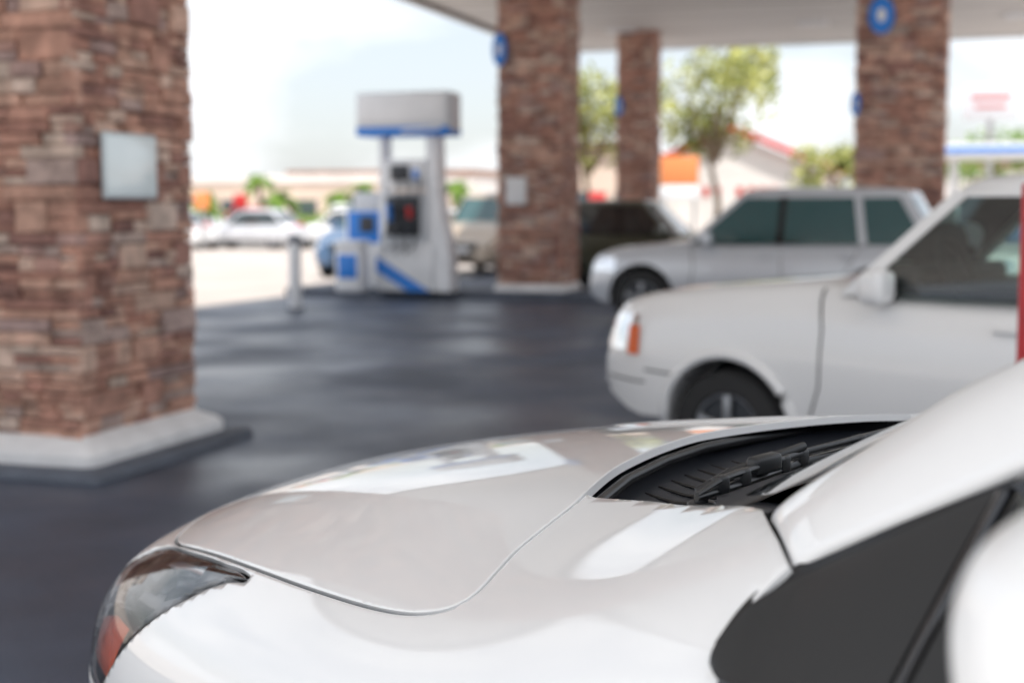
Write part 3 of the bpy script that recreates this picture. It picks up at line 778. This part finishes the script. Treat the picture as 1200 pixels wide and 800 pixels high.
lamp_patch('lamp_fin',[(.70,.885),(.88,.82),(.90,.828),(.72,.893)],.010,M_chrome)
for s in(1,-1):
    for x,z,r_ in((1.08,.815,.032),(1.22,.770,.034)):
        p,n=onsurf(x,z,.034)
        bm=bmesh.new(); bmesh.ops.create_uvsphere(bm,u_segments=24,v_segments=16,radius=r_)
        o=bm_obj('projector',bm,M_gloss,car,smooth=True,sharp=80); o.location=(p[0],p[1]*s,p[2])
# A pillar
Jp=[Mxy(x,y) for x,y in J]
d=np.array([-.0055,0,.0025])
U0=Jp[0]+d; L0=Jp[-1]+d
def jrow(fr):
    a=np.array(J[0]); b=np.array(J[-1]); q=a+(b-a)*fr
    return Mxy(q[0],q[1])+d
Ue=np.array((-.71,.56,1.365)); Le=np.array((-.79,.665,1.287))
U=[U0,U0+(Ue-U0)*.33,U0+(Ue-U0)*.7,Ue,np.array((-.95,.535,1.475)),np.array((-1.25,.50,1.555))]
L=[L0,L0+(Le-L0)*.33,L0+(Le-L0)*.7,Le,np.array((-.98,.625,1.40)),np.array((-1.22,.60,1.48))]
rows=[]
for k in range(6):
    r_=[]
    for f,bu in((0,0),(.15,.010),(.4,.020),(.65,.019),(.87,.010),(1,0)):
        if k==0: p=jrow(f)+ (np.array((0,.45,.9))*bu*.35)
        else:
            p=U[k]+(L[k]-U[k])*f + np.array((0,.6,.7))*bu
        r_.append(p)
    rows.append([r_[0]+np.array((0,-.02,-.012))]+r_+[r_[-1]+np.array((0,-.02,-.01))])
rows=[[p-np.array((-.001,.006,.014)) for p in rows[0]]]+rows
loft('a_pillar',rows,M_white,car,nu=60,nv=30,mirror=True)
wb_=[(-.13,0,1.095),(-.135,.15,1.098),(-.19,.32,1.115),(-.30,.47,1.15),(-.45,.575,1.20)]
wt_=[(-1.17,0,1.575),(-1.175,.15,1.573),(-1.19,.3,1.568),(-1.21,.42,1.560),(-1.25,.49,1.548)]
g_=[[np.array(b)+(np.array(t)-np.array(b))*f+np.array((0,0,.03*math.sin(math.pi*f))) for f in(0,.33,.66,1)] for b,t in zip(wb_,wt_)]
loft('windshield',g_,M_glass,car,nu=30,nv=30,mirror=True,flip=True)
cg=[]
for y,x0,x1,z1 in((0,.23,-.13,1.095),(.12,.20,-.132,1.096),(.25,.16,-.165,1.107),(.36,.09,-.22,1.122),(.42,-.04,-.26,1.135),(.50,-.23,-.335,1.165),(.59,-.41,-.45,1.195)):
    m0=Mxy(x0,y); z0=m0[2]
    cg.append([(x0+.03,y,z0-.03),(x0,y,z0-.034),(x0+(x1-x0)*.3,y,z0-.055),(x0+(x1-x0)*.6,y,min(z0,z1)-.05),(x1+.03,y,z1-.022),(x1-.03,y,z1-.002)])
loft('cowl_panel',cg,M_cowl,car,nu=40,nv=30,mirror=True,flip=True)
for i,y in enumerate(np.linspace(-.34,.26,15)):
    x0=float(np.interp(abs(y),[0,.12,.25,.36],[.17,.14,.10,.04])); x1=x0-.12
    za=Mxy(x0,y)[2]-.054
    tube('cowl_rib_%d'%i,[(x0,y,za),((x0+x1)/2,y,za-.004),(x1,y,za+.002)],.003,M_seal,car,seg=6)
hp=[Mxy(x,y)+np.array((-.012,0,-.022)) for x,y in((.20,-.35),(.20,-.12),(.20,0),(.175,.12),(.13,.25),(.07,.365),(.05,.40))]
tube('hood_seal',hp,.009,M_seal,car)
hp=[Mxy(x,y)+np.array((0,-.006,-.010)) for x,y in op[5:]]
tube('fender_seal',hp,.006,M_seal,car)
def wiper(p0,p1,p2,piv):
    p0,p1,p2=[np.array(p) for p in(p0,p1,p2)]
    pts=[p0+(p1-p0)*t for t in np.linspace(0,1,6)]+[p1+(p2-p1)*t for t in np.linspace(0,1,6)[1:]]
    tube('wiper_blade',pts,[.004]+[.0065]*9+[.003],M_seal,car,seg=6)
    up=np.array((-.004,0,.016))
    tube('wiper_frame',[p+up*(1 if 0<i<10 else .3) for i,p in enumerate(pts)],[.003]+[.005]*9+[.003],M_black,car,seg=6)
    for k,i in enumerate((1,2,4,5,7,9)):
        q=pts[i]; box('wiper_claw_%d'%k,(.016,.022,.024),tuple(q+up*.5),M_black,car,bev=.004)
    box('wiper_joint',(.022,.055,.026),tuple(pts[3]+up*1.1),M_black,car,bev=.006)
    tube('wiper_arm',[np.array(piv),np.array(piv)+(0,-.0,.02),pts[3]*.5+np.array(piv)*.5+np.array((.0,0,.025)),pts[5]+up*1.6],[.014,.013,.010,.007],M_black,car,seg=8)
    cyl('wiper_pivot',.02,.03,tuple(np.array(piv)-(0,0,.005)),M_black,car,bev=.005)
wiper((-.235,.47,1.140),(-.14,.15,1.117),(-.09,-.26,1.10),(-.14,.36,1.09))
wiper((-.12,-.05,1.10),(-.15,-.25,1.115),(-.27,-.46,1.15),(-.08,-.10,1.05))
def ruled(name,c1,c2,m,off=(0,0,0),nv=14,bulge=0,mirror=True,thick=0):
    c1=cr(c1,False,.012); c2=cr(c2,False,.012); n=40
    def rs(c):
        l=np.concatenate([[0],np.cumsum(np.linalg.norm(np.diff(c,axis=0),axis=1))]); l/=l[-1]
        return np.stack([np.interp(np.linspace(0,1,n),l,c[:,k]) for k in range(3)],1)
    c1=rs(c1);c2=rs(c2);vs=[];fs=[]
    for s in([1,-1] if mirror else [1]):
        o=len(vs)
        for i in range(n):
            for j in range(nv):
                f=j/(nv-1); p=c1[i]+(c2[i]-c1[i])*f+np.array((0,1,.3))*bulge*math.sin(math.pi*f)+np.array(off); vs.append((p[0],p[1]*s,p[2]))
        for i in range(n-1):
            for j in range(nv-1):
                f=[o+i*nv+j,o+i*nv+j+1,o+(i+1)*nv+j+1,o+(i+1)*nv+j]
                fs.append(f[::-1] if s>0 else f)
    return mobj(name,vs,fs,m,car,smooth=True)
LJ=Jp[-1]
upc=[(-.553,.785,1.112),(-.560,.745,1.140),LJ+np.array((-.02,.004,-.004)),(-.69,.688,1.222),(-.775,.668,1.272)]
loc_=[(-.556,.800,1.094),(-.585,.814,1.084),(-.64,.820,1.080),(-.70,.824,1.079),(-.745,.828,1.079)]
ruled('sail_panel',upc,loc_,M_black,bulge=.003)
ruled('sail_seal',[(-.545,.785,1.108),(-.550,.742,1.142),LJ+np.array((-.003,-.004,.002)),(-.69,.680,1.232),(-.79,.660,1.284)],[(-.575,.80,1.09),(-.585,.745,1.125),LJ+np.array((-.035,0,-.012)),(-.70,.690,1.214),(-.775,.668,1.262)],M_seal,off=(0,-.005,-.001))
ruled('sail_edge_seal',[(-.778,.672,1.272),(-.764,.75,1.18),(-.750,.834,1.076)],[(-.790,.672,1.272),(-.776,.75,1.18),(-.762,.834,1.076)],M_gloss,bulge=.004)
ruled('door_frame',[(-.788,.664,1.276),(-.98,.622,1.388),(-1.22,.60,1.47),(-1.8,.59,1.48),(-2.15,.60,1.42)],[(-.82,.668,1.262),(-.98,.632,1.36),(-1.22,.606,1.44),(-1.8,.60,1.45),(-2.10,.61,1.39)],M_gloss,off=(0,.004,0))
ruled('mirror_base_panel',[(-.792,.668,1.266),(-.82,.665,1.272),(-.85,.664,1.28)],[(-.764,.826,1.08),(-.84,.828,1.082),(-.92,.829,1.085)],M_black,bulge=.006)
ruled('door_window',[(-.790,.664,1.268),(-.98,.625,1.375),(-1.22,.602,1.455),(-1.8,.596,1.465),(-2.12,.60,1.405)],[(-.762,.818,1.08),(-.98,.824,1.088),(-1.3,.824,1.10),(-1.8,.815,1.115),(-2.25,.80,1.125)],M_glass,bulge=.004)
ruled('belt_moulding',[(-.58,.812,1.090),(-.72,.826,1.090),(-1.2,.834,1.104),(-1.8,.826,1.124),(-2.3,.80,1.13)],[(-.58,.818,1.078),(-.72,.833,1.076),(-1.2,.84,1.090),(-1.8,.834,1.11),(-2.3,.81,1.116)],M_gloss,off=(0,.002,0))
rg=[]
for x,z,w in((-1.18,1.575,.50),(-1.3,1.60,.55),(-1.6,1.625,.57),(-1.95,1.60,.57),(-2.2,1.52,.56),(-2.3,1.46,.56)):
    rg.append([(x,0,z),(x,.2,z),(x-.01,.38,z-.015),(x-.03,w-.03,z-.035),(x-.03,w+.03,z-.085),(x-.03,w+.045,z-.12)])
loft('roof',rg,M_white,car,nu=30,nv=24,mirror=True)
ruled('rear_window',[(-2.3,0,1.46),(-2.3,.3,1.45),(-2.3,.52,1.42)],[(-2.46,0,1.12),(-2.45,.35,1.12),(-2.40,.66,1.12)],M_glass)
ruled('rear_pillar',[(-2.1,.60,1.43),(-2.25,.59,1.42),(-2.34,.54,1.40)],[(-2.15,.80,1.12),(-2.3,.77,1.12),(-2.42,.66,1.11)],M_white,bulge=.015)
for wx in(.62,-1.98):
    for s in(1,-1):
        wheel(car,wx,s*(.775),.30,dz=.008 if s>0 else -.072)
        cyl('wheel_arch_liner',.345,.03,(wx,s*.852,.33),M_gap,car,rot=(math.pi/2,0,0),seg=48)
bm=bmesh.new(); bmesh.ops.create_uvsphere(bm,u_segments=48,v_segments=32,radius=1)
for v in bm.verts:
    x,y,z=v.co
    f=lambda a,p: math.copysign(abs(a)**p,a)
    X=f(x,.75)*.085; Y=f(y,.7)*.115; Z=f(z,.72)*.115
    if X<0: X*=.35
    Z+= -.10*X if X>0 else 0
    Y+= .02*Z/.1
    v.co=(X,Y,Z)
MX,MY,MZ=-1.050,.965,1.255
for s in(1,-1):
    b2=bm.copy()
    o=bm_obj('side_mirror_shell',b2,M_white,car,smooth=True,sharp=60); o.location=(MX,s*MY,MZ); o.scale=(1,s,1)
    box('mirror_foot',(.10,.10,.045),(MX+.08,s*.85,1.125),M_black,car,bev=.015)
    box('mirror_glass',(.006,.19,.16),(MX-.033,s*MY,MZ),M_chrome,car,bev=.002)
    box('mirror_lower_cover',(.11,.20,.03),(MX+.01,s*(MY-.01),MZ-.115),M_black,car,bev=.012)
bm.free()

# ---------------------------------------------------------------- vegetation and buildings
def tree(name,loc,h,cr_,m,n=1600,trunk=.16,leaf=.22,cz=.62):
    e=empty(name,loc)
    top=h*cz
    tube('trunk',[(0,0,0),(.05*h*.2,0,h*.2),(-.03*h,0.02*h,h*.4),(0,0,top)],[trunk,trunk*.8,trunk*.6,trunk*.3],M_bark,e)
    cl=[]
    for i in range(11):
        a=random.uniform(0,6.28); rr=random.uniform(.25,.85)*cr_; zz=random.uniform(h*.48,h*.92)
        c=(math.cos(a)*rr,math.sin(a)*rr,zz); cl.append((c,random.uniform(.30,.52)*cr_))
        tube('limb_%d'%i,[(0,0,h*.38),(c[0]*.5,c[1]*.5,(h*.38+zz)/2+.05*h),c],[trunk*.45,trunk*.28,trunk*.1],M_bark,e,seg=6)
    cl.append(((0,0,h*.85),cr_*.45))
    vs=[];fs=[]
    for i in range(n):
        c,r_=random.choice(cl)
        d=Vector((random.gauss(0,1),random.gauss(0,1),random.gauss(0,.8))).normalized()*r_*random.uniform(.4,1.05)
        p=Vector(c)+d
        u=Vector((random.gauss(0,1),random.gauss(0,1),random.gauss(0,1))).normalized(); v=u.orthogonal().normalized()
        s=leaf*random.uniform(.5,1.1); o=len(vs)
        vs+=[p-u*s*.5,p+v*s*.3,p+u*s*.5,p-v*s*.3]; fs.append((o,o+1,o+2,o+3))
    mobj('foliage',vs,fs,m,e)
    return e
def palm(loc,h,m):
    e=empty('palm_tree',loc)
    tube('trunk',[(0,0,0),(.05,0,h*.5),(0,0,h)],[.16,.12,.10],M_bark,e)
    vs=[];fs=[]
    for i in range(34):
        a=random.uniform(0,6.28); el=random.uniform(-.5,1.2); L_=random.uniform(.7,1.1)
        prev=None
        for k in range(7):
            t=k/6; r_=L_*t*math.cos(el)+.0; z=h+L_*t*math.sin(el)-.7*t*t
            c=Vector((math.cos(a)*r_,math.sin(a)*r_,z)); sd=Vector((-math.sin(a),math.cos(a),0))*.16*math.sin(math.pi*min(1,t*.85+.12))
            o=len(vs); vs+=[c-sd-Vector((0,0,.05)),c,c+sd-Vector((0,0,.05))]
            if prev is not None: fs+=[(prev,prev+1,o+1,o),(prev+1,prev+2,o+2,o+1)]
            prev=o
    mobj('fronds',vs,fs,m,e)
def at(px,d): return (px-600)/1667*d
tree('shade_tree',(at(838,58),58,0),8.8,3.2,M_leafy,n=1900,leaf=.42)
tree('shade_tree',(at(690,66),66,0),8.0,3.0,M_leafy,n=1900,leaf=.42)
tree('shade_tree',(at(965,48),48,0),3.6,1.5,M_leafy,n=1000,leaf=.3)
tree('shade_tree',(at(1150,80),80,0),5.5,3.0,M_leafd,n=1500,leaf=.4)
for px,d,h in((240,56,1.9),(305,70,3.0),(330,60,2.0),(425,64,2.4),(535,66,2.6),(398,75,2.2)):
    palm((at(px,d),d,0),h,M_leafd)
for px,d,w in((250,66,3),(380,70,4),(520,60,3),(700,60,5),(960,62,4)):
    e=empty('shrub',(at(px,d),d,0)); vs=[];fs=[]
    for i in range(500):
        p=Vector((random.gauss(0,w*.25),random.gauss(0,.4),abs(random.gauss(.4,.4)))); u=Vector((random.gauss(0,1),random.gauss(0,1),random.gauss(0,1))).normalized(); v=u.orthogonal().normalized()
        o=len(vs); s=.22; vs+=[p-u*s,p+v*s*.5,p+u*s,p-v*s*.5]; fs.append((o,o+1,o+2,o+3))
    mobj('foliage',vs,fs,M_leafd,e)
def building(name,loc,w,dp,h,mw,mr,rise=0,nwin=4,over=.5,rz=RZ):
    e=empty(name,loc,rz)
    box('walls',(w,dp,h),(0,0,h/2),mw,e)
    if rise>0:
        mobj('gable_wall',[(-w/2,-dp/2-.01,h),(w/2,-dp/2-.01,h),(0,-dp/2-.01,h+rise*.93)],[(0,1,2)],mw,e)
        T_=.26
        for s in(-1,1):
            q=[(s*(w/2+over),-dp/2-over,h-.1),(0,-dp/2-over,h+rise),(0,dp/2+over,h+rise),(s*(w/2+over),dp/2+over,h-.1)]
            q2=[(a,b,c+T_) for a,b,c in q]
            mobj('roof_slope',q+q2,[(0,1,2,3),(7,6,5,4),(0,4,5,1),(1,5,6,2),(2,6,7,3),(3,7,4,0)],mr,e)
    else:
        box('parapet',(w+.3,dp+.3,.5),(0,0,h+.15),mr,e)
    for i in range(nwin):
        x=-w/2+w*(i+.5)/nwin
        box('window_%d'%i,(w/nwin*.5,.06,h*.35),(x,-dp/2-.02,h*.45),M_win,e)
    return e
bd=building('restaurant_building',(at(880,68),70,0),8.2,9,3.2,M_wall,M_roof,rise=1.9,nwin=0)
for i in range(9):
    if i==4: continue
    box('red_letter_%d'%i,(.30,.04,.42),(-2.2+i*.52,-4.53,2.3),M_roof,bd)
box('door',(1.0,.05,2.1),(3.0,-4.52,1.05),M_win,bd)
building('shop_building',(at(300,100),104,0),26,10,3.4,M_wallb,M_wall,nwin=9)
building('shop_building',(at(470,115),118,0),16,10,4.2,M_wall,M_roofb,nwin=6)
building('shop_building',(at(735,85),88,0),10,10,4.0,M_wallb,M_roofb,rise=1.2,nwin=4)
building('shop_building',(at(1180,95),98,0),16,10,4.2,M_wall,M_roofb,nwin=6)
building('shop_building',(at(1500,90),92,0),26,10,5,M_wallb,M_roof,nwin=8)
building('shop_building',(at(-100,95),97,0),26,10,5,M_wall,M_roofb,nwin=8)
bs=empty('orange_sign',(at(795,56),56,0),RZ)
box('panel',(1.5,.15,1.1),(0,0,3.0),M_orange,bs,bev=.03); box('panel_white',(1.5,.15,.5),(0,0,2.15),M_pwhite,bs,bev=.03)
for s in(-.6,.6): cyl('post_%d'%int(s*10),.06,2.0,(s,0,1.0),M_pole,bs)
ps=empty('pole_sign',(at(1155,72),72,0),RZ)
box('sign_box',(2.6,.3,1.7),(0,0,6.8),M_pgrey,ps,bev=.05); box('sign_red_band',(1.9,.04,.16),(0,-.17,7.1),M_roof,ps); box('sign_red_band_low',(1.5,.04,.12),(0,-.17,6.6),M_roof,ps)
cyl('pole',.15,6,(0,0,3),M_pole,ps)
fc=empty('fuel_canopy',(at(1190,60),60,0),RZ)
box('fascia',(7,5,.55),(0,0,3.9),M_pwhite,fc,bev=.03); box('blue_band',(7.04,5.04,.22),(0,0,3.9),M_pblue,fc)
for sx in(-2.6,2.6): box('column_%d'%int(sx),(.35,.35,3.6),(sx,0,1.8),M_pwhite,fc)
for i,(px,d,m) in enumerate(((238,52,M_orange),(283,58,M_pred),(440,60,M_orange),(700,50,M_pred))):
    e=empty('roadside_sign',(at(px,d),d,0),RZ)
    box('panel',(.6,.08,.6),(0,0,1.8),m,e,bev=.02); cyl('post',.05,1.5,(0,0,.75),M_pole,e)
for px,d in((770,62),):
    e=empty('street_lamp',(at(px,d),d,0)); cyl('pole',.09,9,(0,0,4.5),M_pole,e,r2=.05); box('arm',(1.4,.08,.08),(.7,0,8.9),M_pole,e); box('lamp_head',(.6,.25,.12),(1.5,0,8.85),M_pole,e,bev=.03)

# ---------------------------------------------------------------- light
S=Vector((.61,-2.39,5.3)).normalized()
sun=bpy.data.lights.new('sun','SUN'); sun.energy=5.0; sun.angle=math.radians(.5); sun.color=(1,.95,.88)
so=bpy.data.objects.new('sun',sun); COL.objects.link(so); so.rotation_euler=S.to_track_quat('Z','Y').to_euler(); so.location=(0,0,30)
w=bpy.data.worlds.new('World'); scene.world=w; w.use_nodes=True; nt=w.node_tree
bg=nt.nodes['Background']; sky=nt.nodes.new('ShaderNodeTexSky'); sky.sky_type='NISHITA'; sky.sun_disc=False
sky.sun_elevation=math.asin(S.z); sky.sun_rotation=math.atan2(S.x,S.y); sky.dust_density=2.0; sky.air_density=1.0
tc=nt.nodes.new('ShaderNodeTexCoord'); mp=nt.nodes.new('ShaderNodeMapping'); mp.inputs['Scale'].default_value=(1.6,1.6,4.2)
nz=nt.nodes.new('ShaderNodeTexNoise'); nz.inputs['Scale'].default_value=1.7; nz.inputs['Detail'].default_value=7; nz.inputs['Roughness'].default_value=.52
rp_=nt.nodes.new('ShaderNodeValToRGB'); rp_.color_ramp.elements[0].position=.42; rp_.color_ramp.elements[1].position=.58
rp_.color_ramp.elements[0].color=(.42,.42,.42,1)
mx=nt.nodes.new('ShaderNodeMix'); mx.data_type='RGBA'
nt.links.new(tc.outputs['Generated'],mp.inputs['Vector']); nt.links.new(mp.outputs['Vector'],nz.inputs['Vector']); nt.links.new(nz.outputs['Fac'],rp_.inputs['Fac'])
nt.links.new(rp_.outputs['Color'],mx.inputs['Factor']); nt.links.new(sky.outputs['Color'],mx.inputs[6]); mx.inputs[7].default_value=(9.0,9.2,9.5,1)
nt.links.new(mx.outputs[2],bg.inputs['Color']); bg.inputs['Strength'].default_value=.15

# ---------------------------------------------------------------- camera
cd=bpy.data.cameras.new('camera'); co=bpy.data.objects.new('camera',cd); COL.objects.link(co)
co.location=(0,0,1.5); co.rotation_euler=(math.radians(90-5.31),0,0)
cd.lens=50; cd.sensor_width=36; cd.clip_end=3000; cd.clip_start=.05
cd.dof.use_dof=True; cd.dof.focus_distance=2.05; cd.dof.aperture_fstop=2.8; cd.dof.aperture_blades=9
scene.camera=co
scene.view_settings.view_transform='Standard'; scene.view_settings.look='None'; scene.view_settings.exposure=0
